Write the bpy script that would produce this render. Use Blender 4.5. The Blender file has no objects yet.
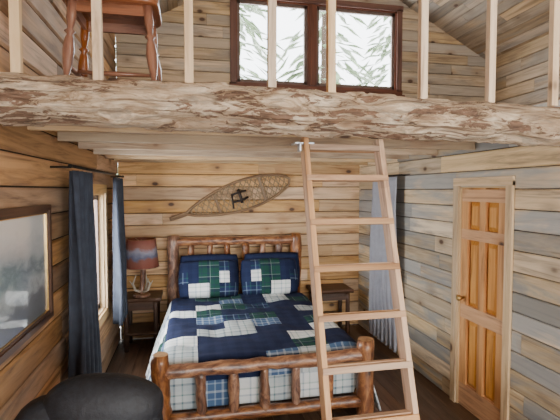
import bpy, bmesh, math, random
from mathutils import Vector, Matrix, noise, Euler
random.seed(7)
R=random.Random(11)

# ------------------------------------------------------------ node helpers
def newmat(name):
    m=bpy.data.materials.new(name); m.use_nodes=True
    nt=m.node_tree; nt.nodes.clear()
    out=nt.nodes.new('ShaderNodeOutputMaterial'); bs=nt.nodes.new('ShaderNodeBsdfPrincipled')
    nt.links.new(bs.outputs[0],out.inputs[0])
    return m,nt,bs
def N(nt,t,**k):
    n=nt.nodes.new(t)
    for a,v in k.items(): setattr(n,a,v)
    return n
def L(nt,a,b): nt.links.new(a,b)
def ramp(nt,fac,stops,interp='LINEAR'):
    r=N(nt,'ShaderNodeValToRGB'); r.color_ramp.interpolation=interp
    e=r.color_ramp.elements
    while len(e)>1: e.remove(e[0])
    e[0].position=stops[0][0]; e[0].color=(*stops[0][1],1)
    for p,c in stops[1:]:
        x=e.new(p); x.color=(*c,1)
    L(nt,fac,r.inputs[0]); return r.outputs[0]
def mixc(nt,fac,a,b,mode='MIX'):
    m=N(nt,'ShaderNodeMix',data_type='RGBA',blend_type=mode)
    for s,i in ((fac,0),(a,6),(b,7)):
        if isinstance(s,(int,float)): m.inputs[i].default_value=s
        elif isinstance(s,tuple): m.inputs[i].default_value=(*s,1)
        else: L(nt,s,m.inputs[i])
    return m.outputs[2]
def math_(nt,op,a,b=None,clamp=False):
    m=N(nt,'ShaderNodeMath',operation=op,use_clamp=clamp)
    for s,i in ((a,0),(b,1)):
        if s is None: continue
        if isinstance(s,(int,float)): m.inputs[i].default_value=s
        else: L(nt,s,m.inputs[i])
    return m.outputs[0]
def mapr(nt,v,a,b,c,d):
    m=N(nt,'ShaderNodeMapRange'); L(nt,v,m.inputs[0])
    for i,x in enumerate((a,b,c,d)): m.inputs[i+1].default_value=x
    return m.outputs[0]
def mapping(nt,src,sc):
    m=N(nt,'ShaderNodeMapping'); L(nt,src,m.inputs[0]); m.inputs[3].default_value=sc; return m.outputs[0]
def noi(nt,vec,scale=1,detail=4,rough=.55,dist=0):
    n=N(nt,'ShaderNodeTexNoise'); L(nt,vec,n.inputs['Vector'])
    n.inputs['Scale'].default_value=scale; n.inputs['Detail'].default_value=detail
    n.inputs['Roughness'].default_value=rough; n.inputs['Distortion'].default_value=dist
    return n.outputs[0]

def wood(name,light,mid,dark,knot=.5,grey=None,greyamt=0,rough=.6,vary=.3,gr=(1.1,15),knotcol=(.07,.03,.015),coat=0,bump=.15,kscale=(3.0,5.0),ks=1.0,greyoff=0):
    m,nt,bs=newmat(name)
    uv=N(nt,'ShaderNodeUVMap').outputs[0]
    at=N(nt,'ShaderNodeAttribute',attribute_name='prand').outputs['Fac']
    g=noi(nt,mapping(nt,uv,(gr[0],gr[1],1)),1,6,.65,1.2)
    col=ramp(nt,g,[(.34,dark),(.47,mid),(.62,light)])
    big=noi(nt,mapping(nt,uv,(.9,3.0,1)),1,3,.5,.5)
    col=mixc(nt,mapr(nt,big,.35,.7,0,.35),col,mid)
    if grey:
        gn=noi(nt,mapping(nt,uv,(.6,3.2,1)),1.3,4,.6,1.0)
        gp=math_(nt,'FRACT',math_(nt,'MULTIPLY',at,13.7))
        s=math_(nt,'ADD',gn,math_(nt,'MULTIPLY',math_(nt,'SUBTRACT',gp,.5),.36))
        f=math_(nt,'MULTIPLY',mapr(nt,s,.45-greyoff,.60-greyoff,0,1),greyamt)
        col=mixc(nt,f,col,mixc(nt,.30,grey,col))
    br=mapr(nt,at,0,1,1-vary,1+vary*.6)
    hsv=N(nt,'ShaderNodeHueSaturation'); L(nt,col,hsv.inputs['Color']); L(nt,br,hsv.inputs['Value'])
    sat=mapr(nt,math_(nt,'FRACT',math_(nt,'MULTIPLY',at,7.3)),0,1,.8,1.2); L(nt,sat,hsv.inputs['Saturation'])
    col=hsv.outputs[0]
    if knot>0:
        v=N(nt,'ShaderNodeTexVoronoi'); L(nt,mapping(nt,uv,(kscale[0],kscale[1],1)),v.inputs['Vector'])
        v.inputs['Scale'].default_value=1
        sp=N(nt,'ShaderNodeSeparateColor'); L(nt,v.outputs['Color'],sp.inputs[0])
        on=math_(nt,'LESS_THAN',sp.outputs[0],knot)
        k=math_(nt,'MULTIPLY',mapr(nt,v.outputs['Distance'],.08*ks,.15*ks,.95,0),on)
        h=math_(nt,'MULTIPLY',mapr(nt,v.outputs['Distance'],.12*ks,.40*ks,.65,0),on)
        col=mixc(nt,h,col,dark)
        col=mixc(nt,k,col,knotcol)
    L(nt,col,bs.inputs['Base Color']); bs.inputs['Roughness'].default_value=rough
    if coat: bs.inputs['Coat Weight'].default_value=coat; bs.inputs['Coat Roughness'].default_value=.2
    b=N(nt,'ShaderNodeBump'); b.inputs['Strength'].default_value=bump; b.inputs['Distance'].default_value=.01
    L(nt,g,b.inputs['Height']); L(nt,b.outputs[0],bs.inputs['Normal'])
    return m
def plain(name,c,rough=.6,metal=0,nz=.15,scale=30,bump=0,coat=0):
    m,nt,bs=newmat(name)
    tc=N(nt,'ShaderNodeTexCoord').outputs['Object']
    n=noi(nt,tc,scale,4)
    col=ramp(nt,n,[(.3,tuple(x*(1-nz) for x in c)),(.7,tuple(min(1,x*(1+nz)) for x in c))])
    L(nt,col,bs.inputs['Base Color']); bs.inputs['Roughness'].default_value=rough; bs.inputs['Metallic'].default_value=metal
    if coat: bs.inputs['Coat Weight'].default_value=coat
    if bump:
        b=N(nt,'ShaderNodeBump'); b.inputs['Strength'].default_value=bump; b.inputs['Distance'].default_value=.01
        L(nt,n,b.inputs['Height']); L(nt,b.outputs[0],bs.inputs['Normal'])
    return m
def plaid(name,stops,f=6.0):
    m,nt,bs=newmat(name)
    uv=N(nt,'ShaderNodeUVMap').outputs[0]
    s=N(nt,'ShaderNodeSeparateXYZ'); L(nt,uv,s.inputs[0])
    cs=[]
    for i in (0,1):
        fr=math_(nt,'FRACT',math_(nt,'MULTIPLY',math_(nt,'ADD',s.outputs[i],10.0),f))
        cs.append(ramp(nt,fr,stops,'CONSTANT'))
    col=mixc(nt,.5,cs[0],cs[1])
    L(nt,col,bs.inputs['Base Color']); bs.inputs['Roughness'].default_value=.95
    bs.inputs['Specular IOR Level'].default_value=.2
    q=noi(nt,uv,26,3); b=N(nt,'ShaderNodeBump'); b.inputs['Strength'].default_value=.35; b.inputs['Distance'].default_value=.01
    L(nt,q,b.inputs['Height']); L(nt,b.outputs[0],bs.inputs['Normal'])
    return m

# ------------------------------------------------------------ mesh builder
class B:
    def __init__(s,name,mats):
        s.name=name; s.mats=mats; s.bm=bmesh.new()
        s.uv=s.bm.loops.layers.uv.new('UVMap'); s.pr=s.bm.faces.layers.float.new('prand')
    def face(s,vs,uvs,mi=0,smooth=False,pr=.5):
        try: f=s.bm.faces.new(vs)
        except ValueError: return
        for l,u in zip(f.loops,uvs): l[s.uv].uv=u
        f.material_index=mi; f.smooth=smooth; f[s.pr]=pr
    def box(s,c,size,rot=None,mi=0,pr=None,ax=None):
        c=Vector(c); size=Vector(size)
        if ax is None: ax=max(range(3),key=lambda i:size[i])
        if pr is None: pr=R.random()
        o1,o2=R.random()*20,R.random()*20
        M=rot.to_matrix() if isinstance(rot,Euler) else (rot if rot else Matrix.Identity(3))
        loc=[];vs=[]
        for i in range(8):
            p=Vector(((i&1)-.5,((i>>1)&1)-.5,((i>>2)&1)-.5)); p=Vector((p.x*size.x,p.y*size.y,p.z*size.z))
            loc.append(p); vs.append(s.bm.verts.new(c+M@p))
        oth=[i for i in range(3) if i!=ax]
        for q in ((0,2,3,1),(4,5,7,6),(0,1,5,4),(2,6,7,3),(0,4,6,2),(1,3,7,5)):
            s.face([vs[i] for i in q],[(loc[i][ax]+o1,loc[i][oth[0]]+loc[i][oth[1]]+o2) for i in q],mi,False,pr)
    def log(s,pts,rad,seg=12,amp=0,mi=0,freq=4,ref=None,pr=None,closed=False,capmi=None,squash=1,smooth=True,rfn=None):
        pts=[Vector(p) for p in pts]; n=len(pts)
        if not isinstance(rad,(list,tuple)): rad=[rad]*n
        if pr is None: pr=R.random()
        if ref is None:
            d=(pts[-1]-pts[0]) if not closed else pts[1]-pts[0]
            ref=Vector((0,0,1)) if abs(d.z)<.8*d.length else Vector((0,1,0))
        ref=Vector(ref); off=Vector((R.random()*50,R.random()*50,R.random()*50)); o1=R.random()*20;o2=R.random()*20
        rings=[];ln=[0]
        for i in range(n):
            a=pts[(i-1)%n] if (closed or i>0) else pts[i]; b=pts[(i+1)%n] if (closed or i<n-1) else pts[i]
            t=b-a
            if t.length<1e-9: t=(pts[-1]-pts[0])
            t=t.normalized(); x=ref.cross(t)
            if x.length<1e-6: x=Vector((1,0,0))
            x=x.normalized(); y=t.cross(x)
            ring=[]
            for j in range(seg):
                an=2*math.pi*j/seg; dv=x*math.cos(an)+y*math.sin(an)*squash
                r=rad[i]
                if amp: r*=1+amp*noise.noise((pts[i]+dv*rad[i])*freq+off)+amp*.5*noise.noise((pts[i]+dv*rad[i])*freq*3+off)
                if rfn: r+=rfn(pts[i],dv)
                ring.append(s.bm.verts.new(pts[i]+dv*r))
            rings.append(ring)
            if i: ln.append(ln[-1]+(pts[i]-pts[i-1]).length)
        rm=max(rad)
        for i in range(n if closed else n-1):
            i2=(i+1)%n; l2=ln[i2] if i2 else ln[-1]+.05
            for j in range(seg):
                j2=(j+1)%seg; v1=j/seg*6.28*rm+o2; v2=(j+1)/seg*6.28*rm+o2
                s.face([rings[i][j],rings[i][j2],rings[i2][j2],rings[i2][j]],[(ln[i]+o1,v1),(ln[i]+o1,v2),(l2+o1,v2),(l2+o1,v1)],mi,smooth,pr)
        if not closed:
            cm=mi if capmi is None else capmi
            for ring,rev in ((rings[0],True),(rings[-1],False)):
                rr=list(reversed(ring)) if rev else ring
                s.face(rr,[(math.cos(k)*.05+o1,math.sin(k)*.05+o2) for k in range(seg)],cm,False,pr)
    def slog(s,a,b,r,seg=14,amp=.12,n=8,mi=0,capmi=None,bow=.0,taper=1,endr=1.0):
        a=Vector(a);b=Vector(b);P=[];Q=[]
        bw=Vector((R.uniform(-1,1),R.uniform(-1,1),R.uniform(-1,1)))*bow
        for i in range(n+1):
            t=i/n; P.append(a.lerp(b,t)+bw*math.sin(t*math.pi)); Q.append(r*(1+(taper-1)*t)*(endr if i in(0,n) else 1))
        s.log(P,Q,seg,amp,mi,6,capmi=capmi)
    def grid(s,fn,nx,ny,mi=0,smooth=True,pr=.5,uvfn=None,mfn=None):
        V=[[s.bm.verts.new(fn(i/nx,j/ny)) for j in range(ny+1)] for i in range(nx+1)]
        for i in range(nx):
            for j in range(ny):
                q=((i,j),(i+1,j),(i+1,j+1),(i,j+1))
                uvs=[uvfn(a/nx,b/ny) if uvfn else (a/nx,b/ny) for a,b in q]
                s.face([V[a][b] for a,b in q],uvs,mfn((i+.5)/nx,(j+.5)/ny) if mfn else mi,smooth,pr)
    def sq(s,c,size,p=4,rot=None,mi=0,n=20,amp=0):
        c=Vector(c); M=rot.to_matrix() if isinstance(rot,Euler) else (rot if rot else Matrix.Identity(3))
        off=Vector((R.random()*9,0,0))
        def sg(x,e): return math.copysign(abs(x)**e,x)
        e=2/p
        def fn(u,v):
            th=(u*2-1)*math.pi; ph=(v-.5)*math.pi*.9999
            q=Vector((sg(math.cos(ph),e)*sg(math.cos(th),e)*size[0]/2,sg(math.cos(ph),e)*sg(math.sin(th),e)*size[1]/2,sg(math.sin(ph),e)*size[2]/2))
            if amp: q*=1+amp*noise.noise(q*5+off)
            return c+M@q
        s.grid(fn,n*2,n,mi)
    def done(s,parent=None,weld=True,bevel=0):
        if weld: bmesh.ops.remove_doubles(s.bm,verts=s.bm.verts,dist=1e-5)
        bmesh.ops.recalc_face_normals(s.bm,faces=s.bm.faces)
        me=bpy.data.meshes.new(s.name); s.bm.to_mesh(me); s.bm.free()
        o=bpy.data.objects.new(s.name,me); bpy.context.collection.objects.link(o)
        for m in s.mats: me.materials.append(m)
        if bevel:
            b=o.modifiers.new('bev','BEVEL'); b.width=bevel; b.segments=2; b.limit_method='ANGLE'
        if parent: o.parent=parent
        return o

# ------------------------------------------------------------ materials
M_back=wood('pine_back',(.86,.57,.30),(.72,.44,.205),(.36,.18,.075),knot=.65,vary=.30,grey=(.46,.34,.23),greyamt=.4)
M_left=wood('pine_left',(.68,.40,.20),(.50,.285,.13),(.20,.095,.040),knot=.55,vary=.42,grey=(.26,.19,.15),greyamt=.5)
M_right=wood('pine_weathered',(.76,.61,.41),(.60,.46,.29),(.31,.23,.15),knot=.6,vary=.36,grey=(.25,.30,.34),greyamt=1.0,greyoff=.02)
M_loft=wood('pine_loft',(.72,.55,.36),(.56,.41,.25),(.28,.19,.12),knot=.65,vary=.33,grey=(.31,.30,.28),greyamt=.75)
M_roof=wood('pine_roof',(.60,.45,.30),(.46,.33,.21),(.23,.16,.10),knot=.5,vary=.38,grey=(.30,.29,.27),greyamt=.7)
M_joist=wood('pine_joist',(.70,.52,.32),(.56,.39,.22),(.30,.18,.10),knot=.5,vary=.38,grey=(.33,.28,.23),greyamt=.5)
M_balu=wood('pine_baluster',(.88,.70,.48),(.78,.58,.37),(.50,.33,.19),knot=.4,vary=.12)
M_ladder=wood('pine_ladder',(.62,.41,.24),(.48,.285,.16),(.27,.15,.08),knot=.4,vary=.28)
M_door=wood('pine_door',(.76,.40,.14),(.64,.30,.09),(.36,.15,.045),knot=.35,vary=.12,rough=.4,coat=.3)
M_trim=wood('pine_trim',(.74,.53,.29),(.62,.42,.20),(.40,.25,.12),knot=.2,vary=.15)
M_floor=wood('floor_boards',(.16,.09,.055),(.11,.06,.035),(.05,.03,.018),knot=.2,vary=.3,rough=.4)
M_gap=plain('gap_dark',(.030,.020,.012),.9)
M_frame=wood('window_brown',(.20,.075,.045),(.14,.055,.035),(.08,.03,.02),knot=0,vary=.15,rough=.45)
M_bark=wood('log_redbrown',(.46,.23,.11),(.20,.085,.045),(.045,.02,.013),knot=.6,vary=.25,rough=.38,gr=(7,18),coat=.35,knotcol=(.03,.012,.008),bump=.6,kscale=(5,9))
M_logend=wood('log_end',(.50,.32,.17),(.40,.22,.11),(.25,.12,.06),knot=0,vary=.1)
M_dark=wood('dark_slab',(.12,.06,.035),(.08,.04,.024),(.03,.015,.01),knot=.2,vary=.2,rough=.45)
M_chair=wood('chair_wood',(.38,.155,.075),(.28,.105,.050),(.13,.048,.024),knot=0,vary=.1,rough=.35,coat=.3)
M_chaird=plain('seat_pad',(.06,.055,.06),.8)
M_curt=plain('curtain_navy',(.034,.042,.062),.9,nz=.25,scale=12)
M_curtg=plain('curtain_grey',(.36,.37,.42),.9,nz=.1,scale=10)
M_iron=plain('black_iron',(.02,.02,.02),.5,.6)
M_steel=plain('steel',(.45,.47,.5),.3,.9)
M_brass=plain('brass',(.55,.36,.14),.3,.9)
M_fab=plain('charcoal_fabric',(.010,.012,.017),.6,nz=.4,scale=40,bump=.4)
M_rope=plain('rawhide',(.30,.22,.13),.7)
M_antler=plain('antler',(.56,.50,.40),.6)
M_snf=wood('snowshoe_ash',(.30,.20,.11),(.21,.13,.07),(.12,.07,.04),knot=0)
M_leath=plain('leather_strap',(.030,.02,.016),.6)
M_white=plain('mattress_white',(.7,.7,.68),.9)
M_navy=plaid('quilt_navy',[(0,(.012,.018,.052)),(.5,(.016,.024,.065))],9)
M_navyp=plaid('quilt_navy_plaid',[(0,(.012,.02,.055)),(.40,(.16,.22,.30)),(.5,(.02,.03,.09)),(.8,(.02,.09,.08)),(.9,(.012,.02,.055))],8)
M_greenp=plaid('quilt_green_plaid',[(0,(.014,.060,.045)),(.40,(.012,.02,.05)),(.62,(.24,.30,.28)),(.67,(.014,.065,.05)),(.9,(.02,.04,.06))],7)
M_greyp=plaid('quilt_grey_plaid',[(0,(.42,.48,.50)),(.3,(.12,.17,.21)),(.42,(.56,.60,.60)),(.75,(.14,.25,.25)),(.83,(.48,.52,.53))],7)
M_whitep=plaid('quilt_white_plaid',[(0,(.70,.73,.73)),(.40,(.28,.37,.45)),(.50,(.80,.81,.80)),(.78,(.32,.46,.42)),(.86,(.70,.73,.72))],7)
M_bluep=plaid('quilt_blue_plaid',[(0,(.07,.13,.24)),(.4,(.30,.38,.48)),(.5,(.06,.11,.22)),(.85,(.42,.48,.55))],8)

def beammat():
    m,nt,bs=newmat('peeled_log'); uv=N(nt,'ShaderNodeUVMap').outputs[0]
    a=noi(nt,mapping(nt,uv,(5,20,1)),1.0,8,.75,1.0)
    col=ramp(nt,a,[(.36,(.26,.165,.10)),(.44,(.50,.36,.23)),(.51,(.68,.53,.37)),(.63,(.86,.73,.56))])
    d=noi(nt,mapping(nt,uv,(1.6,6,1)),1.0,4,.65,.6)
    col=mixc(nt,mapr(nt,d,.49,.56,0,.65),col,(.44,.31,.20))
    zone=noi(nt,mapping(nt,uv,(1.6,6,1)),1.1,3,.6,0)
    gn=noi(nt,mapping(nt,uv,(3,14,1)),1.3,5,.7,.6)
    col=mixc(nt,mapr(nt,gn,.54,.60,0,.55),col,(.30,.255,.20))
    b=noi(nt,mapping(nt,uv,(7,26,1)),1.0,5,.7,1.0)
    bb=math_(nt,'ADD',b,math_(nt,'MULTIPLY',math_(nt,'SUBTRACT',zone,.5),1.0))
    bark=mapr(nt,bb,.575,.60,0,1)
    col=mixc(nt,math_(nt,'MULTIPLY',bark,.85),col,ramp(nt,a,[(.4,(.085,.042,.026)),(.6,(.28,.14,.08))]))
    c=noi(nt,mapping(nt,uv,(1.0,60,1)),1.0,3,.5,.5)
    crack=mapr(nt,c,.60,.64,0,1)
    col=mixc(nt,math_(nt,'MULTIPLY',crack,.75),col,(.14,.08,.05))
    v=N(nt,'ShaderNodeTexVoronoi'); L(nt,mapping(nt,uv,(2.4,5.5,1)),v.inputs['Vector']); v.inputs['Scale'].default_value=1
    sp=N(nt,'ShaderNodeSeparateColor'); L(nt,v.outputs['Color'],sp.inputs[0])
    on=math_(nt,'LESS_THAN',sp.outputs[0],.5)
    k=math_(nt,'MULTIPLY',mapr(nt,v.outputs['Distance'],.10,.17,.95,0),on)
    h=math_(nt,'MULTIPLY',mapr(nt,v.outputs['Distance'],.15,.35,.6,0),on)
    col=mixc(nt,h,col,(.38,.23,.13)); col=mixc(nt,k,col,(.06,.03,.02))
    L(nt,col,bs.inputs['Base Color']); bs.inputs['Roughness'].default_value=.65
    bp=N(nt,'ShaderNodeBump'); bp.inputs['Strength'].default_value=.9; bp.inputs['Distance'].default_value=.03
    hh=math_(nt,'ADD',a,math_(nt,'SUBTRACT',math_(nt,'MULTIPLY',bark,.3),math_(nt,'MULTIPLY',crack,.3)))
    L(nt,hh,bp.inputs['Height']); L(nt,bp.outputs[0],bs.inputs['Normal'])
    return m
M_beam=beammat()
def glassmat():
    m,nt,bs=newmat('window_glass'); nt.nodes.remove(bs)
    out=[n for n in nt.nodes if n.type=='OUTPUT_MATERIAL'][0]
    t=N(nt,'ShaderNodeBsdfTransparent'); g=N(nt,'ShaderNodeBsdfGlossy'); g.inputs['Roughness'].default_value=.02
    mx=N(nt,'ShaderNodeMixShader'); mx.inputs[0].default_value=.06
    L(nt,t.outputs[0],mx.inputs[1]); L(nt,g.outputs[0],mx.inputs[2]); L(nt,mx.outputs[0],out.inputs[0]); return m
M_glass=glassmat()
def picmat():
    m,nt,bs=newmat('glazed_print_reflection')
    uv=N(nt,'ShaderNodeUVMap').outputs[0]; s=N(nt,'ShaderNodeSeparateXYZ'); L(nt,uv,s.inputs[0])
    n=noi(nt,mapping(nt,uv,(3,5,1)),1.2,5,.6,.4)
    h=math_(nt,'ADD',s.outputs[1],math_(nt,'MULTIPLY',math_(nt,'SUBTRACT',n,.5),.5))
    col=ramp(nt,h,[(0,(.13,.14,.15)),(.22,(.18,.20,.23)),(.35,(.50,.56,.60)),(.5,(.20,.26,.29)),(.62,(.50,.56,.60)),(.85,(.74,.78,.80))])  # print landscape, with pale and blue-grey glass reflections painted into its colour
    L(nt,col,bs.inputs['Base Color']); bs.inputs['Roughness'].default_value=.3
    bs.inputs['Coat Weight'].default_value=1; bs.inputs['Coat Roughness'].default_value=.02; bs.inputs['Coat IOR'].default_value=1.9
    return m
M_pic=picmat()
def shademat():
    m,nt,bs=newmat('lampshade_print')
    tc=N(nt,'ShaderNodeTexCoord').outputs['Object']; s=N(nt,'ShaderNodeSeparateXYZ'); L(nt,tc,s.inputs[0])
    n=noi(nt,tc,9,4)
    h=math_(nt,'ADD',mapr(nt,s.outputs[2],1.0,1.35,0,1),math_(nt,'MULTIPLY',math_(nt,'SUBTRACT',n,.5),.5))
    col=ramp(nt,h,[(0,(.24,.065,.042)),(.28,(.24,.09,.065)),(.38,(.12,.14,.23)),(.58,(.30,.30,.38)),(.70,(.30,.13,.10)),(1,(.24,.07,.05))])
    L(nt,col,bs.inputs['Base Color']); bs.inputs['Roughness'].default_value=.8; return m
M_shade=shademat()
M_needle=plain('spruce_needles',(.26,.34,.20),.9,nz=.5,scale=4)
M_needle2=plain('spruce_needles_light',(.55,.60,.48),.9,nz=.4,scale=4)
M_snow=plain('snow_ground',(.75,.78,.8),.9)
M_trunk=plain('spruce_bark',(.12,.08,.06),.9)

# ------------------------------------------------------------ room dims
XL,XR,XO=-.89,2.35,4.35
YB,YF=5.75,-2.3
RX,RZ,SL=1.73,5.25,.53
roofz=lambda x: RZ-SL*abs(x-RX)

def plank_wall(name,axis,face,inward,a0,a1,z0,z1,row,openings,mat,lim=None,seglen=(1.6,3.2),gap=.006,ch=.008):
    b=B(name,[mat,M_gap])
    def P(a,d,z):
        return Vector((a,face-inward*d,z)) if axis=='x' else Vector((face-inward*d,a,z))
    def cutbox(aa,ab,za,zb,d0,d1,mi,pr,o,cz=(0,0)):
        vs=[];loc=[]
        ch_=bool(cz[0] or cz[1])
        for (a,z) in ((aa,za+cz[0]),(ab,za+cz[0]),(ab,zb-cz[1]),(aa,zb-cz[1])):
            vs.append(b.bm.verts.new(P(a,d0,z))); loc.append((a+o[0],z+o[1]))
        for (a,z) in ((aa,za),(ab,za),(ab,zb),(aa,zb)):
            vs.append(b.bm.verts.new(P(a,d0+ch if ch_ else d1,z))); loc.append((a+o[0],z+o[1]))
        qs=[(0,1,2,3),(0,4,5,1),(1,5,6,2),(2,6,7,3),(3,7,4,0)]
        if ch_:
            for (a,z) in ((aa,za),(ab,za),(ab,zb),(aa,zb)):
                vs.append(b.bm.verts.new(P(a,d1,z))); loc.append((a+o[0],z+o[1]))
            qs+=[(4,8,9,5),(5,9,10,6),(6,10,11,7),(7,11,8,4),(11,10,9,8)]
        else: qs.append((7,6,5,4))
        for q in qs: b.face([vs[i] for i in q],[loc[i] for i in q],mi,False,pr)
    def intervals(lo,hi,za,zb):
        iv=[(lo,hi)]
        for (oa,ob,oz0,oz1) in openings:
            if zb>oz0+1e-4 and za<oz1-1e-4:
                nv=[]
                for (p,q) in iv:
                    if ob<=p or oa>=q: nv.append((p,q)); continue
                    if oa>p: nv.append((p,oa))
                    if ob<q: nv.append((ob,q))
                iv=nv
        return iv
    z=z0
    while z<z1-.01:
        zt=min(z+row*R.uniform(.93,1.07),z1)
        lo,hi=a0,a1
        if lim:
            lo,hi=lim(z)
            if hi-lo<.05: break
        joints=[lo]; 
        x=lo-R.uniform(0,1.5)
        while x<hi:
            x+=R.uniform(*seglen)
            if lo+.2<x<hi-.2: joints.append(x)
        joints.append(hi)
        planks=[(joints[i],joints[i+1],R.random(),(R.random()*30,R.random()*30)) for i in range(len(joints)-1)]
        cuts=[z]+sorted(c for o in openings for c in o[2:] if z+.003<c<zt-.003)+[zt]
        for ci in range(len(cuts)-1):
            za,zb=cuts[ci],cuts[ci+1]
            g0=gap/2 if ci==0 else 0; g1=gap/2 if ci==len(cuts)-2 else 0
            for (p,q) in intervals(lo,hi,za,zb):
                cutbox(p,q,za,zb,.022,.10,1,.5,(0,0))
                for (ja,jb,pr,o) in planks:
                    aa,ab=max(p,ja),min(q,jb)
                    if ab-aa<.004: continue
                    cutbox(aa+.0015,ab-.0015,za+g0,zb-g1,0,.02,0,pr,o,(ch if g0 else 0,ch if g1 else 0))
        z=zt
    return b.done(weld=False)

LW=(.60,2.90,3.34,4.46)
glim=lambda z:(XL if z<roofz(XL) else RX-(RZ-z)/SL, XO if z<roofz(XO) else RX+(RZ-z)/SL)
plank_wall('wall_back','x',YB,-1,XL,XO,0,2.42,.165,[],M_back,gap=.008,ch=.010)
plank_wall('wall_back_gable','x',YB,-1,XL,XO,2.42,RZ,.15,[LW],M_loft,lim=glim)
LWIN=(3.62,4.78,.68,1.90)
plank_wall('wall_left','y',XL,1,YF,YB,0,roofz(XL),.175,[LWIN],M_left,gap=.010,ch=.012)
DOOR=(2.83,3.42,0,1.96)
plank_wall('wall_right','y',XR,-1,2.22,YB,0,2.42,.15,[DOOR],M_right,seglen=(.7,1.9))
plank_wall('wall_right_outer','y',XO,-1,YF,YB,0,roofz(XO),.16,[],M_loft)
plank_wall('wall_front','x',YF,1,XL,XO,0,RZ,.18,[(-.4,3.9,.7,2.5)],M_loft,lim=glim)

for side,nm in ((-1,'ceiling'),(1,'ceiling_right_slope')):
    b=B(nm,[M_roof,M_gap]); xe=XL-.1 if side<0 else XO+.1
    Lr=math.hypot(xe-RX,SL*(xe-RX)); ang=math.atan(SL)*(1 if side<0 else -1)
    rot=Matrix.Rotation(-ang,3,'Y'); n=int(Lr/.14)+1
    ux=Vector((side*math.cos(math.atan(SL)),0,-math.sin(math.atan(SL)))); up=Vector((side*math.sin(math.atan(SL)),0,math.cos(math.atan(SL))))
    for i in range(n):
        c0=Vector((RX,0,RZ))+ux*(i+.5)*.14+up*.012
        y=YF-R.uniform(0,2)
        while y<YB:
            y2=y+R.uniform(2,3.5); a,bb=max(y,YF),min(y2,YB+.02)
            if bb-a>.02: b.box(c0+Vector((0,(a+bb)/2,0)),(.132,bb-a-.004,.02),rot,0,ax=1)
            y=y2
    b.box(Vector((RX,(YF+YB)/2,RZ))+ux*Lr/2+up*.07,(Lr+.1,YB-YF+.3,.08),rot,1)
    b.done(weld=False)
b=B('floor',[M_floor,M_gap])
x=XL
while x<XO:
    y=YF-R.uniform(0,1)
    while y<YB:
        y2=y+R.uniform(1,2); a,bb=max(y,YF),min(y2,YB)
        if bb-a>.02: b.box((x+.065,(a+bb)/2,-.01),(.127,bb-a-.002,.02),None,0,ax=1)
        y=y2
    x+=.13
b.box(((XL+XO)/2,(YB+YF)/2,-.06),(XO-XL+.2,YB-YF+.2,.08),None,1)
b.done(weld=False)

b=B('loft_floor',[M_joist,M_gap])
y=2.44
while y<YB-.02:
    w=min(.14,YB-y)
    b.box(((XL+XO)/2,y+w/2,2.44),(XO-XL,w-.006,.035),None,0); y+=.14
b.box(((XL+XO)/2,(2.46+YB)/2,2.464),(XO-XL,YB-2.48,.012),None,1)
b.done(weld=False)
for i,y in enumerate((2.68,3.24,3.80,4.36,4.92,5.48)):
    b=B('loft_joist' ,[M_joist]); b.box(((XL+XR)/2,y,2.345),(XR-XL-.004,.045,.155),None,0); b.done(bevel=.003)

# log beam
b=B('log_beam',[M_beam,M_logend])
P=[];Q=[];n=640
bumps=[(R.uniform(XL,XO),-math.pi+R.uniform(-1.1,1.1),R.uniform(.03,.07),R.choice((-1,1,-1))*R.uniform(.008,.022)) for _ in range(120)]
def bf(p,dv):
    an=math.atan2(dv.z,dv.y)
    r=0
    for bx,ba,w,h in bumps:
        dx=(p.x-bx)/(w*2.2)
        if abs(dx)<2:
            da=(an-ba+math.pi)%(2*math.pi)-math.pi
            r+=h*math.exp(-(dx*dx+(da/(w*6))**2))
    q=p+dv*.122
    r+=.007*noise.noise(Vector((q.x*4,q.y*22,q.z*22)))
    t=noise.noise(Vector((q.x*6+9,q.y*13,q.z*13)))
    if t>.15: r+=.008
    return r
for i in range(n+1):
    t=i/n; x=XL+.005+(XO-XL-.01)*t
    P.append((x,2.33+.012*math.sin(x*2.1),2.358-.010*x+.008*math.sin(x*1.3+1))); Q.append(.119+.004*math.sin(x*3))
b.log(P,Q,72,.08,0,5,capmi=1,rfn=bf)
b.done()

b=B('loft_railing',[M_balu])
for x in (-.82,-.45,0.0,.444,.78,1.346,1.80,2.25,2.70,3.15,3.6,4.05):
    b.box((x,2.34,2.955),(.046,.04,.99),Euler((0,R.uniform(-.006,.006),0)))
b.box(((XL+XO)/2,2.34,3.47),(XO-XL-.02,.09,.04))
b.done(bevel=.003)

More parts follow.
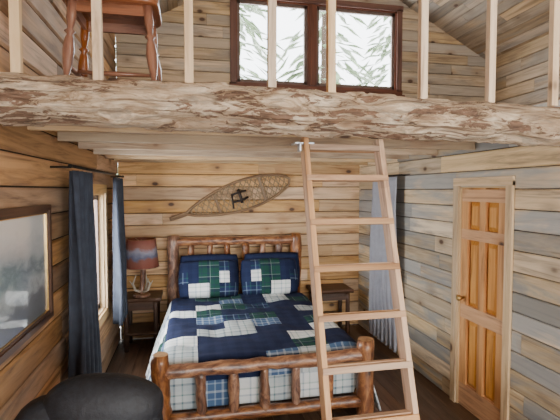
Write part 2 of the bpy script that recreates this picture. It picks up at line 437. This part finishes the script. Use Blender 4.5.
# ------------------------------------------------------------ windows
M_sash=plain('sash_dark',(.16,.11,.09),.5)
def win_x(name,x0,x1,z0,z1,y,mats):
    b=B(name,mats)
    W=x1-x0;H=z1-z0;cx=(x0+x1)/2;cz=(z0+z1)/2
    for (c,s) in (((cx,y-.015,z0-.03),(W+.16,.03,.075)),((cx,y-.015,z1+.03),(W+.16,.03,.075)),((x0-.03,y-.015,cz),(.075,.03,H+.02)),((x1+.03,y-.015,cz),(.075,.03,H+.02))): b.box(c,s)
    b.box((cx,y-.03,z0-.075),(W+.2,.07,.025))
    for (c,s) in (((cx,y+.045,z0+.012),(W,.09,.024)),((cx,y+.045,z1-.012),(W,.09,.024)),((x0+.012,y+.045,cz),(.024,.09,H)),((x1-.012,y+.045,cz),(.024,.09,H))): b.box(c,s)
    mx=cx-.10
    b.box((mx,y+.03,cz),(.13,.06,H-.04)); b.box((mx,y-.004,cz),(.05,.02,H-.04))
    for a,c in ((x0+.024,mx-.065),(mx+.065,x1-.024)):
        m=(a+c)/2;w=c-a;t=.042
        for (q,s) in (((m,y+.045,z0+.024+t/2),(w,.035,t)),((m,y+.045,z1-.024-t/2),(w,.035,t)),((a+t/2,y+.045,cz),(t,.035,H-.05)),((c-t/2,y+.045,cz),(t,.035,H-.05))): b.box(q,s,mi=1)
        b.box((m,y+.05,cz),(w-.08,.006,H-.13),mi=2)
    return b.done(weld=False)
win_x('window_1',LW[0],LW[1],LW[2],LW[3],YB,[M_frame,M_sash,M_glass])
b=B('window_2',[M_trim,M_sash,M_glass])
y0,y1,z0,z1=LWIN; cy=(y0+y1)/2; cz=(z0+z1)/2; W=y1-y0;H=z1-z0
for (c,s) in (((XL+.012,cy,z0-.04),(.024,W+.18,.09)),((XL+.012,cy,z1+.04),(.024,W+.18,.09)),((XL+.012,y0-.045,cz),(.024,.09,H)),((XL+.012,y1+.045,cz),(.024,.09,H))): b.box(c,s)
for (c,s) in (((XL-.045,cy,z0+.01),(.09,W,.02)),((XL-.045,cy,z1-.01),(.09,W,.02)),((XL-.045,y0+.01,cz),(.09,.02,H)),((XL-.045,y1-.01,cz),(.09,.02,H))): b.box(c,s)
for (c,s) in (((XL-.06,cy,z0+.045),(.03,W-.04,.05)),((XL-.06,cy,z1-.045),(.03,W-.04,.05)),((XL-.06,y0+.045,cz),(.03,.05,H-.04)),((XL-.06,y1-.045,cz),(.03,.05,H-.04))): b.box(c,s,mi=1)
b.box((XL-.06,cy,cz),(.005,W-.1,H-.1),mi=2)
b.done(weld=False)
b=B('window_3',[M_frame,M_glass])
for (c,s) in (((1.75,YF-.04,.72),(4.3,.1,.05)),((1.75,YF-.04,2.48),(4.3,.1,.05)),((-.375,YF-.04,1.6),(.05,.1,1.8)),((3.875,YF-.04,1.6),(.05,.1,1.8)),((1.03,YF-.04,1.6),(.06,.1,1.75)),((2.46,YF-.04,1.6),(.06,.1,1.75))): b.box(c,s)
b.box((1.75,YF-.05,1.6),(4.2,.005,1.7),mi=1); b.done(weld=False)

# ------------------------------------------------------------ door
b=B('door_1',[M_door,M_brass,M_trim])
y0,y1,z0,z1=DOOR; X0=XR+.03
b.box((X0+.03,(y0+y1)/2,(z1)/2+.005),(.02,y1-y0-.03,z1-.03),mi=0,ax=2)
DY0,DY1=y0+.02,y1-.02; ym=(DY0+DY1)/2; st=.085
for yy,w in ((DY0+st/2,st),(DY1-st/2,st),(ym,.07)): b.box((X0,yy,(z1-.02)/2+.006),(.04,w,z1-.026),mi=0,ax=2,pr=.6)
rails=((.006,.21),(.80,.92),(1.50,1.59),(1.83,1.935))
pz=[(.21,.80),(.92,1.50),(1.59,1.83)]
for (a,c) in rails: b.box((X0-.0005,ym,(a+c)/2),(.04,DY1-DY0-.002,c-a),mi=0,ax=1,pr=.55)
for (a,c) in pz:
    for ya,yb in ((DY0+st,ym-.035),(ym+.035,DY1-st)):
        m=(ya+yb)/2;w=yb-ya;h=c-a;zc=(a+c)/2;o=(R.random()*9,R.random()*9)
        def V(dy,dz,x): return b.bm.verts.new((x,m+dy,zc+dz))
        out=[V(sx*w/2,sz*h/2,X0+.014) for sx,sz in ((-1,-1),(1,-1),(1,1),(-1,1))]
        inn=[V(sx*(w/2-.04),sz*(h/2-.04),X0-.010) for sx,sz in ((-1,-1),(1,-1),(1,1),(-1,1))]
        uvw=lambda v:(v.co.z+o[0],v.co.y+o[1])
        b.face(inn,[uvw(v) for v in inn],0,False,.5)
        for k in range(4):
            q=[out[k],out[(k+1)%4],inn[(k+1)%4],inn[k]]; b.face(q,[uvw(v) for v in q],0,False,.1)
b.log([(X0-.02,DY1-.05,.98),(X0-.05,DY1-.05,.98),(X0-.055,DY1-.05,.98),(X0-.08,DY1-.05,.98),(X0-.088,DY1-.05,.98)],[.012,.012,.024,.028,.015],14,mi=1)
b.done(weld=False)
b=B('trim_1',[M_trim])
for (c,s) in (((XR-.01,y0-.035,1.0),(.02,.07,2.0-.002)),((XR-.01,y1+.035,1.0),(.02,.07,2.0-.002)),((XR-.01,(y0+y1)/2,2.0),(.022,y1-y0+.14,.07))): b.box(c,s)
for (c,s) in (((XR+.05,y0+.008,.98),(.1,.016,1.96)),((XR+.05,y1-.008,.98),(.1,.016,1.96)),((XR+.05,(y0+y1)/2,1.953),(.1,y1-y0,.016))): b.box(c,s)
b.done(weld=False)

# ------------------------------------------------------------ ladder
b=B('loft_ladder',[M_ladder,M_steel])
lt=Vector((0,2.50,2.23)); lb=Vector((0,1.80,0.0)); d=(lt-lb).normalized()
rotl=Vector((0,0,1)).rotation_difference(d).to_matrix()
ll=(lt-lb).length
for x0 in (.668,1.140):
    c=(lt+lb)/2; b.box((x0,c.y,c.z+.01),(.032,.088,ll),rotl)
for k in range(1,10):
    z=.25*k+.0
    if z>2.2: z=2.18
    y=lb.y+(lt.y-lb.y)*z/lt.z
    b.box((.904,y-.045,z),(.500 if k<9 else .44,.022,.034),rotl,ax=0) 
    b.box((.904,y+.005,z),(.44,.07,.024),rotl,ax=0)
b.box((.66,2.50,2.205),(.12,.10,.012),mi=1)
b.box((.63,2.46,2.18),(.012,.05,.05),mi=1)
b.done(bevel=.003)

# ------------------------------------------------------------ bed
BX0,BX1=-.215,1.385; BYH,BYF=5.60,3.22
bed=bpy.data.objects.new('log_bed',None); bpy.context.collection.objects.link(bed)
b=B('headboard',[M_bark,M_logend])
for x in (BX0,BX1): b.slog((x,BYH,0),(x,BYH,1.35),.072,mi=0,capmi=1,n=20,amp=.3,endr=.9)
b.slog((BX0,BYH,1.265),(BX1,BYH,1.265),.055,n=24,amp=.3,bow=.01,capmi=1)
b.slog((BX0,BYH,.50),(BX1,BYH,.50),.05,n=10,capmi=1)
for i in range(6):
    x=BX0+(BX1-BX0)*(i+1)/7; b.slog((x,BYH,.5),(x+R.uniform(-.01,.01),BYH,1.25),.042,n=10,amp=.35,bow=.01,capmi=1)
b.done(bed)
b=B('footboard',[M_bark,M_logend])
for x in (BX0-.01,BX1): b.slog((x,BYF,0),(x,BYF,.725),.072,n=12,amp=.3,endr=.9,capmi=1)
b.slog((BX0,BYF,.59),(BX1,BYF,.60),.052,n=30,amp=.3,bow=.008,capmi=1)
b.slog((BX0,BYF,.22),(BX1,BYF,.22),.048,n=14,amp=.2,capmi=1)
for x in (.07,.31,.555,.80,1.07): b.slog((x,BYF,.22),(x+R.uniform(-.01,.01),BYF,.57),.038,n=8,amp=.35,capmi=1)
b.done(bed)
b=B('side_rails',[M_bark,M_logend])
for x in (BX0+.02,BX1-.02): b.slog((x,BYF+.05,.26),(x,BYH-.05,.26),.05,n=12,capmi=1)
b.done(bed)
b=B('mattress',[M_white]); b.sq(((BX0+BX1)/2,(BYF+BYH)/2+.06,.44),(1.50,2.08,.28),8,n=16); b.done(bed)
qm=[M_navy,M_navyp,M_greenp,M_greyp,M_whitep,M_bluep]
lay=["3435434334",
     "3430053543",
     "4330002034",
     "3540004053",
     "4203300424",
     "3400350203",
     "4305120034",
     "3542000353",
     "4304210034",
     "3400503203",
     "4302204034"]
cx=(BX0+BX1)/2; hw=.83; rr=.09; drop=.46
TOT=2*(drop+hw-rr+math.pi*rr/2); half=TOT/2; ZT=.625
def qprof(u):
    s=u*TOT; zt=ZT
    sg=-1 if s<half else 1; a=abs(s-half)
    if a<hw-rr: return cx+sg*a,zt
    a-=hw-rr
    if a<math.pi*rr/2:
        t=a/rr; return cx+sg*(hw-rr+rr*math.sin(t)),zt-rr+rr*math.cos(t)
    a-=math.pi*rr/2; return cx+sg*(hw+.15*a/drop),zt-rr-a
QY0=BYF+.085; FD=.30; QL=1.98+FD; r2=.07
def qf(u,v):
    x,z=qprof(u); s=v*QL
    dn=0
    al=s-FD
    if al<0: 
        y=QY0; dn=-al+r2
    elif al<math.pi*r2/2:
        t=al/r2; y=QY0+r2-r2*math.cos(t); dn=r2-r2*math.sin(t)
    else: y=QY0+r2+al-math.pi*r2/2
    side=max(0,min(1,(ZT-.04-z)/.1))
    z2=z-dn*(1-side)
    out=max(0,.55-z)
    w=noise.noise(Vector((x*2.6,y*2.2,1.0)))*.026+noise.noise(Vector((x*7,y*6,4)))*.012
    p=Vector((x,y,z2))
    if z>ZT-.1: p.z+=w*(1 if dn==0 else .2)
    else:
        sg=-1 if x<cx else 1
        p.x+=sg*(.015+.028*math.sin(y*13+2*math.sin(y*3))*min(1,out*4)); p.z+=w
    return p
def qmf(u,v):
    c=min(9,int(u*10)); r=min(10,int(v*11))
    return int(lay[r][c])
b=B('quilt',qm); b.grid(qf,130,121,mfn=qmf,uvfn=lambda u,v:(u*TOT,v*QL)); o=b.done(bed)
sm=o.modifiers.new('sol','SOLIDIFY'); sm.thickness=.015; sm.offset=1
def pillow(name,c,size,rot,mats,mfn):
    b=B(name,mats); M=rot.to_matrix(); c=Vector(c)
    for sd in (1,-1):
        def fn(u,v):
            a=u*2-1;k=v*2-1
            t=((1-a**4)*(1-k**4))**.5 if abs(a)<1 and abs(k)<1 else 0
            pin=1-.06*(abs(a)**2*abs(k)**2)
            w=noise.noise(Vector((a*2,k*2,c.x*3)))*.02*t
            return c+M@Vector((a*size[0]/2*pin,sd*(size[1]/2*t+w*sd),k*size[2]/2*pin))
        b.grid(fn,24,20,mfn=mfn,uvfn=lambda u,v:(u*size[0],v*size[2]))
    return b.done()
def pm(lay2):
    def f(u,v):
        c=min(len(lay2[0])-1,int(u*len(lay2[0]))); r=min(len(lay2)-1,int((1-v)*len(lay2))); return int(lay2[r][c])
    return f
for i,(x,l2) in enumerate(((.215,["002210","102240","044211"]),(.965,["012200","042201","112440"]))):
    pillow('pillow' ,(x,5.26,.85),(.73,.20,.46),Euler((math.radians(-22),0,R.uniform(-.03,.03))),qm,pm(l2))
for x in (.20,1.0):
    pillow('pillow',(x+.03,5.43,.885),(.74,.13,.48),Euler((math.radians(-8),0,0)),[M_navy],lambda u,v:0)

# ------------------------------------------------------------ snowshoe
b=B('snowshoe',[M_snf,M_rope,M_leath])
A=Vector((-.25,YB-.03,1.555)); T=Vector((1.33,YB-.03,2.07)); dx=(T-A).normalized(); nx=Vector((-dx.z,0,dx.x)); LL=(T-A).length
def hwf(t):
    if t<.14: return .012
    s=(t-.14)/.86
    return .012+.185*(max(0,math.sin(math.pi*min(1,s**1.2)))**.62 if s<1 else 0)
pts=[]
ts=[i/60 for i in range(61)]
for t in ts: pts.append(A+dx*(t*LL)+nx*hwf(t))
for t in reversed(ts[:-1]): pts.append(A+dx*(t*LL)-nx*hwf(t))
b.log(pts,.018,8,0,0,ref=(0,1,0),closed=True)
for t in (.38,.76): b.box(A+dx*(t*LL),(2*hwf(t),.016,.035),Matrix((nx,Vector((0,1,0)),dx)).transposed())
def lace(c0,sl,r=.005,mi=1):
    seg=[]
    for k in range(400):
        s=k/399*2-1
        al=c0*LL+s*.4; w=s*.4*sl
        t=al/LL
        if .16<t<.985 and abs(w)<hwf(t): seg.append((al,w))
    if len(seg)>2:
        p,q=seg[0],seg[-1]
        b.log([A+dx*p[0]+nx*p[1],A+dx*q[0]+nx*q[1]],r,5,0,mi,ref=(0,1,0))
for k in range(20):
    c0=.12+k*.046
    lace(c0,1.4); lace(c0,-1.4)
for k in range(14):
    t=.2+k*.058
    if hwf(t)>.02: b.log([A+dx*t*LL-nx*hwf(t),A+dx*t*LL+nx*hwf(t)],.0045,5,0,1,ref=(0,1,0))
for o_ in (-.045,.045):
    b.log([A+dx*(.50*LL)+nx*o_+Vector((0,-.012,0)),A+dx*(.56*LL)+nx*o_*1.3+Vector((0,-.035,0)),A+dx*(.63*LL)+nx*o_+Vector((0,-.012,0))],.014,8,0,2)
b.log([A+dx*(.57*LL)+nx*.09+Vector((0,-.012,0)),A+dx*(.57*LL)+Vector((0,-.05,0)),A+dx*(.57*LL)-nx*.09+Vector((0,-.012,0))],.02,8,0,2)
b.log([A+dx*(.51*LL)+nx*.06+Vector((0,-.02,0)),A+dx*(.50*LL)-nx*.04+Vector((0,-.035,0)),A+dx*(.49*LL)-nx*.13+Vector((0,-.02,0))],.012,8,0,2)
b.done(weld=False)

# ------------------------------------------------------------ curtains
def curtain(name,xw,y0,y1,ztop,zbot,mat,sgn,folds,amp,flare=1.0):
    b=B(name,[mat])
    def fn(u,v):
        z=ztop+(zbot-ztop)*v
        yc=(y0+y1)/2; y=yc+(u-.5)*(y1-y0)*(.85+.15*flare*v)
        a=amp*(.6+.5*v)
        x=xw+sgn*(a*math.sin(u*folds*2*math.pi+.6*math.sin(v*2.5))+.012*noise.noise(Vector((y*5,z*2,3)))) 
        y+=.012*math.sin(u*folds*4*math.pi+v*3)
        return Vector((x,y,z))
    b.grid(fn,folds*14,30); o=b.done()
    s=o.modifiers.new('s','SOLIDIFY'); s.thickness=.004
    return o
curtain('curtain',XL+.13,3.04,3.62,2.06,.50,M_curt,1,5,.062)
curtain('curtain',XL+.13,4.66,5.20,2.06,.52,M_curt,1,4,.05)
b=B('curtain_rod',[M_iron])
b.log([(XL+.13,3.02,2.085),(XL+.13,5.25,2.085)],.008,10)
for y in (3.02,5.25): b.sq((XL+.13,y,2.085),(.028,.028,.028),2,n=8)
for y in (3.05,5.22): b.log([(XL+.002,y,2.08),(XL+.13,y,2.08)],.007,8)
b.done(weld=False)
curtain('curtain',XR-.10,4.36,5.12,2.08,.12,M_curtg,-1,7,.03)
b=B('curtain_rod',[M_iron]); b.log([(XR-.10,4.30,2.095),(XR-.10,5.18,2.095)],.007,10)
for y in (4.32,5.16): b.log([(XR-.002,y,2.095),(XR-.10,y,2.095)],.006,8)
b.done(weld=False)

# ------------------------------------------------------------ framed picture
b=B('framed_picture',[M_dark,M_brass,M_pic])
y0,y1,z0,z1=1.84,2.94,1.13,1.84; cy=(y0+y1)/2;cz=(z0+z1)/2
def fr(inset,w,x0,dp,mi):
    a,c,e,f=y0+inset,y1-inset,z0+inset,z1-inset
    b.box((x0+dp/2,(a+c)/2,e+w/2),(dp,c-a,w),mi=mi); b.box((x0+dp/2,(a+c)/2,f-w/2),(dp,c-a,w),mi=mi)
    b.box((x0+dp/2,a+w/2,(e+f)/2),(dp,w,f-e-2*w),mi=mi); b.box((x0+dp/2,c-w/2,(e+f)/2),(dp,w,f-e-2*w),mi=mi)
fr(0,.035,XL+.004,.03,0); fr(.035,.015,XL+.004,.022,0); fr(.05,.006,XL+.004,.018,1)
vs=[b.bm.verts.new((XL+.014,y,z)) for y,z in ((y0+.05,z0+.05),(y1-.05,z0+.05),(y1-.05,z1-.05),(y0+.05,z1-.05))]
b.face(vs,[(0,0),(1.5,0),(1.5,1),(0,1)],2)
b.done(weld=False)

# ------------------------------------------------------------ nightstands, lamp
def nightstand(name,x0,x1,y0,y1,h,mats):
    b=B(name,mats); cx=(x0+x1)/2;cy=(y0+y1)/2
    def slab(z,t,gx):
        n=24
        def fn(u,v):
            x=x0+gx+(x1-x0-2*gx)*u
            e=.02*noise.noise(Vector((x*9,z*5,h)))
            prof=[(y0+e+.015,z),(y0+e,z+t*.5),(y0+e+.012,z+t),(y1,z+t),(y1,z),(y0+e+.015,z)]
            k=min(4,int(v*5)); f=v*5-k
            p,q=prof[k],prof[k+1]
            return Vector((x,p[0]+(q[0]-p[0])*f,p[1]+(q[1]-p[1])*f))
        b.grid(fn,n,5,smooth=False,uvfn=lambda u,v:(u*.5,v*.5))
        for xx in (x0+gx,x1-gx): b.box((xx,cy+.01,z+t/2),(.006,y1-y0-.03,t*.9))
    slab(h-.045,.045,0); slab(.2,.03,.05)
    for x in (x0+.06,x1-.06):
        for y in (y0+.06,y1-.05): b.slog((x,y,0),(x,y,h-.04),.028,n=6,amp=.2,mi=1)
    b.box((cx,cy+.01,h-.10),(x1-x0-.1,y1-y0-.1,.1),mi=0)
    return b.done(weld=False)
nightstand('nightstand',-.82,-.36,5.26,5.70,.64,[M_dark,M_dark])
nightstand('nightstand',1.56,2.10,5.30,5.70,.62,[M_dark,M_dark])
b=B('table_lamp',[M_shade,M_bark,M_antler,M_brass])
lx,ly=-.585,5.42
b.log([(lx,ly,.64),(lx,ly,.655),(lx,ly,.67)],[.10,.105,.09],20,.05,1)
b.slog((lx-.01,ly,.665),(lx+.02,ly,.99),.03,mi=1,n=8,amp=.35,bow=.02)
for (dx_,dy_,h_) in ((-.09,-.03,.9),(.09,-.04,.86),(.05,.05,.95)):
    b.log([(lx,ly,.69),(lx+dx_*.8,ly+dy_,.72),(lx+dx_*1.1,ly+dy_*1.3,.80),(lx+dx_*.7,ly+dy_,h_)],[.018,.016,.012,.004],8,.1,2)
    b.log([(lx+dx_*1.0,ly+dy_,.76),(lx+dx_*1.5,ly+dy_*1.4,.84)],[.01,.003],6,0,2)
b.log([(lx,ly,.98),(lx,ly,1.04)],.016,10,mi=3)
b.sq((lx,ly,1.09),(.06,.06,.09),2,mi=2,n=8)
def shd(u,v):
    a=u*2*math.pi; r=.205-.035*v; return Vector((lx+r*math.cos(a),ly+r*math.sin(a),1.0+.34*v))
b.grid(shd,40,8)
for r,z in ((.206,1.002),(.171,1.338)): b.log([(lx+r*math.cos(k*.2618),ly+r*math.sin(k*.2618),z) for k in range(24)],.005,6,closed=True,mi=1,ref=(0,0,1))
for k in range(3):
    a=k*2.094; b.log([(lx,ly,1.3),(lx+.17*math.cos(a),ly+.17*math.sin(a),1.335)],.003,5,mi=3)
b.log([(lx,ly,1.04),(lx,ly,1.33)],.004,6,mi=3)
b.done(weld=False)

# ------------------------------------------------------------ chair in loft
b=B('wooden_chair',[M_chair,M_chaird])
ccx,ccy,z0=-.43,2.78,2.47; sh=.55
def leg(xt,yt,xb,yb):
    pr=[(0,.018),(.04,.022),(.10,.026),(.14,.015),(.16,.028),(.18,.015),(.3,.026),(.45,.033),(.58,.024),(.62,.015),(.65,.031),(.68,.015),(.8,.026),(1,.026)]
    P=[];Q=[]
    for t,r in pr: P.append((xb+(xt-xb)*t,yb+(yt-yb)*t,z0+(sh-.03)*t)); Q.append(r)
    b.log(P,Q,12,mi=0)
for sx in(-1,1):
    for sy in(-1,1): leg(ccx+sx*.20,ccy+sy*.15,ccx+sx*.24,ccy+sy*.185)
b.sq((ccx,ccy,z0+sh-.012),(.53,.43,.055),6,n=14)
for sy in (-1,1): b.box((ccx,ccy+sy*.15,z0+sh-.065),(.42,.02,.06))
for sx in (-1,1): b.box((ccx+sx*.20,ccy,z0+sh-.065),(.02,.30,.06))
b.sq((ccx,ccy,z0+sh+.03),(.44,.38,.045),4,mi=1,n=12)
for sx in(-1,1): b.log([(ccx+sx*.23,ccy-.175,z0+.16),(ccx+sx*.23,ccy,z0+.16),(ccx+sx*.23,ccy+.175,z0+.16)],[.01,.016,.01],8)
b.log([(ccx-.23,ccy,z0+.16),(ccx,ccy,z0+.16),(ccx+.23,ccy,z0+.16)],[.01,.016,.01],8)
bow=[(ccx+.22*math.cos(math.pi*k/16)*1.05,ccy+.17+.10*math.sin(math.pi*k/16),z0+sh+.5*math.sin(math.pi*k/16)**.6) for k in range(17)]
b.log(bow,.015,8,ref=(0,1,0))
for k in range(-3,4): b.log([(ccx+k*.045,ccy+.17,z0+sh),(ccx+k*.055,ccy+.265,z0+sh+.47-.012*k*k)],.008,6)
arm=[(ccx+sx_*1.0,y_,z_) for sx_,y_,z_ in ((.23,ccy+.2,z0+sh+.22),(.27,ccy,z0+sh+.23),(.26,ccy-.18,z0+sh+.22))]
for sg in (-1,1):
    b.log([(ccx+sg*(p[0]-ccx),p[1],p[2]) for p in arm],[.014,.018,.02],8)
    b.log([(ccx+sg*.22,ccy-.12,z0+sh),(ccx+sg*.255,ccy-.15,z0+sh+.22)],.013,8)
b.done(weld=False)

# ------------------------------------------------------------ recliner foreground
b=B('recliner_armchair',[M_fab])
rx,ry=-.47,1.93
b.sq((rx,ry-.20,.22),(.66,.70,.34),8,n=14)
b.sq((rx,ry-.24,.44),(.50,.62,.18),4,n=14,amp=.04)
for sx in (-1,1): b.sq((rx+sx*.31,ry-.20,.42),(.15,.72,.50),4,n=14,amp=.03)
b.sq((rx,ry+.13,.625),(.68,.24,.74),4,Euler((math.radians(-8),0,0)),n=20,amp=.03)
b.sq((rx+.07,ry+.15,.925),(.54,.25,.30),2.3,Euler((math.radians(-8),.08,0)),n=20,amp=.06)
b.sq((rx-.06,ry+.17,.875),(.62,.26,.24),2.1,Euler((0,-.28,0)),n=16,amp=.05)
for sx in (-1,1):
    for sy in (-1,1): b.box((rx+sx*.25,ry-.2+sy*.26,.03),(.05,.05,.06))
b.done(weld=False)

b=B('loft_mattress',[M_white,M_chaird]); b.sq((3.35,3.3,2.55),(1.3,1.2,.15),8,n=14,mi=0); b.done()

# ------------------------------------------------------------ outside
b=B('ground_snow',[M_snow])
b.box((1.5,4,-.45),(60,60,.1)); b.done()
def spruce(x,y,h,rr,cnt=800):
    b=B('spruce_tree',[M_needle,M_trunk,M_needle2])
    b.log([(x,y,-.4),(x,y,h)],[.16,.02],8,mi=1)
    for k in range(cnt):
        t=R.random()**.8; z=.3+t*(h-.4); r=rr*(1-t)*R.uniform(.3,1.15)+.1; a=R.uniform(0,6.28)
        c,s=math.cos(a),math.sin(a); w=.05+.04*r; dr=R.uniform(.1,.45)*r; i0=R.uniform(.3,.7)
        p=[Vector((x+c*r*i0,y+s*r*i0,z)),Vector((x+c*r*.8-s*w,y+s*r*.8+c*w,z-dr*.5)),Vector((x+c*r,y+s*r,z-dr)),Vector((x+c*r*.8+s*w,y+s*r*.8-c*w,z-dr*.5))]
        vs=[b.bm.verts.new(q) for q in p]; b.face(vs,[(0,0)]*4,2 if R.random()<.5 else 0)
    b.done(weld=False)
for (x,y,h,r_) in ((.9,10,11,2.2),(3.5,11,12,2.1),(5.8,11.5,11,2.1),(-1.2,13,10,2.4),(7.8,12,11,2.4),(-6,4.5,7,1.8),(-7,7,8,2)): spruce(x,y,h,r_)

# ------------------------------------------------------------ light
w=bpy.data.worlds.new('World'); bpy.context.scene.world=w; w.use_nodes=True
bg=w.node_tree.nodes['Background']; bg.inputs[0].default_value=(.92,.96,1,1); bg.inputs[1].default_value=8.0
def area(name,loc,rot,sx,sy,e,col):
    l=bpy.data.lights.new(name,'AREA'); l.shape='RECTANGLE'; l.size=sx; l.size_y=sy; l.energy=e; l.color=col
    o=bpy.data.objects.new(name,l); bpy.context.collection.objects.link(o); o.location=loc; o.rotation_euler=rot; return o
area('fill_front',(1.75,YF-.25,1.6),(math.radians(90),0,0),4.1,1.7,265,(1,.955,.89))  # added area fill behind the camera, standing in for unseen window daylight
area('daylight_left',(XL-.2,4.2,1.3),(0,math.radians(-90),0),1.1,1.1,70,(.97,.98,1))
area('daylight_loft',(1.75,YB+.25,3.95),(math.radians(-90),0,0),2.2,1.1,60,(.95,.98,1))
def lamp(name,loc,e,col,r):
    l=bpy.data.lights.new(name,'POINT'); l.energy=e; l.color=col; l.shadow_soft_size=r
    o=bpy.data.objects.new(name,l); bpy.context.collection.objects.link(o); o.location=loc
lamp('fill_point_warm',(1.6,.4,3.9),70,(1,.90,.78),.2)  # added warm point fill high in the near room; no real fixture there

cam=bpy.data.cameras.new('Camera'); co=bpy.data.objects.new('Camera',cam); bpy.context.collection.objects.link(co)
co.location=(0,0,1.93); co.rotation_euler=(math.radians(90-2.66),0,math.radians(-11.8))
cam.sensor_width=36; cam.lens=430/560*36; cam.clip_start=.05
bpy.context.scene.camera=co
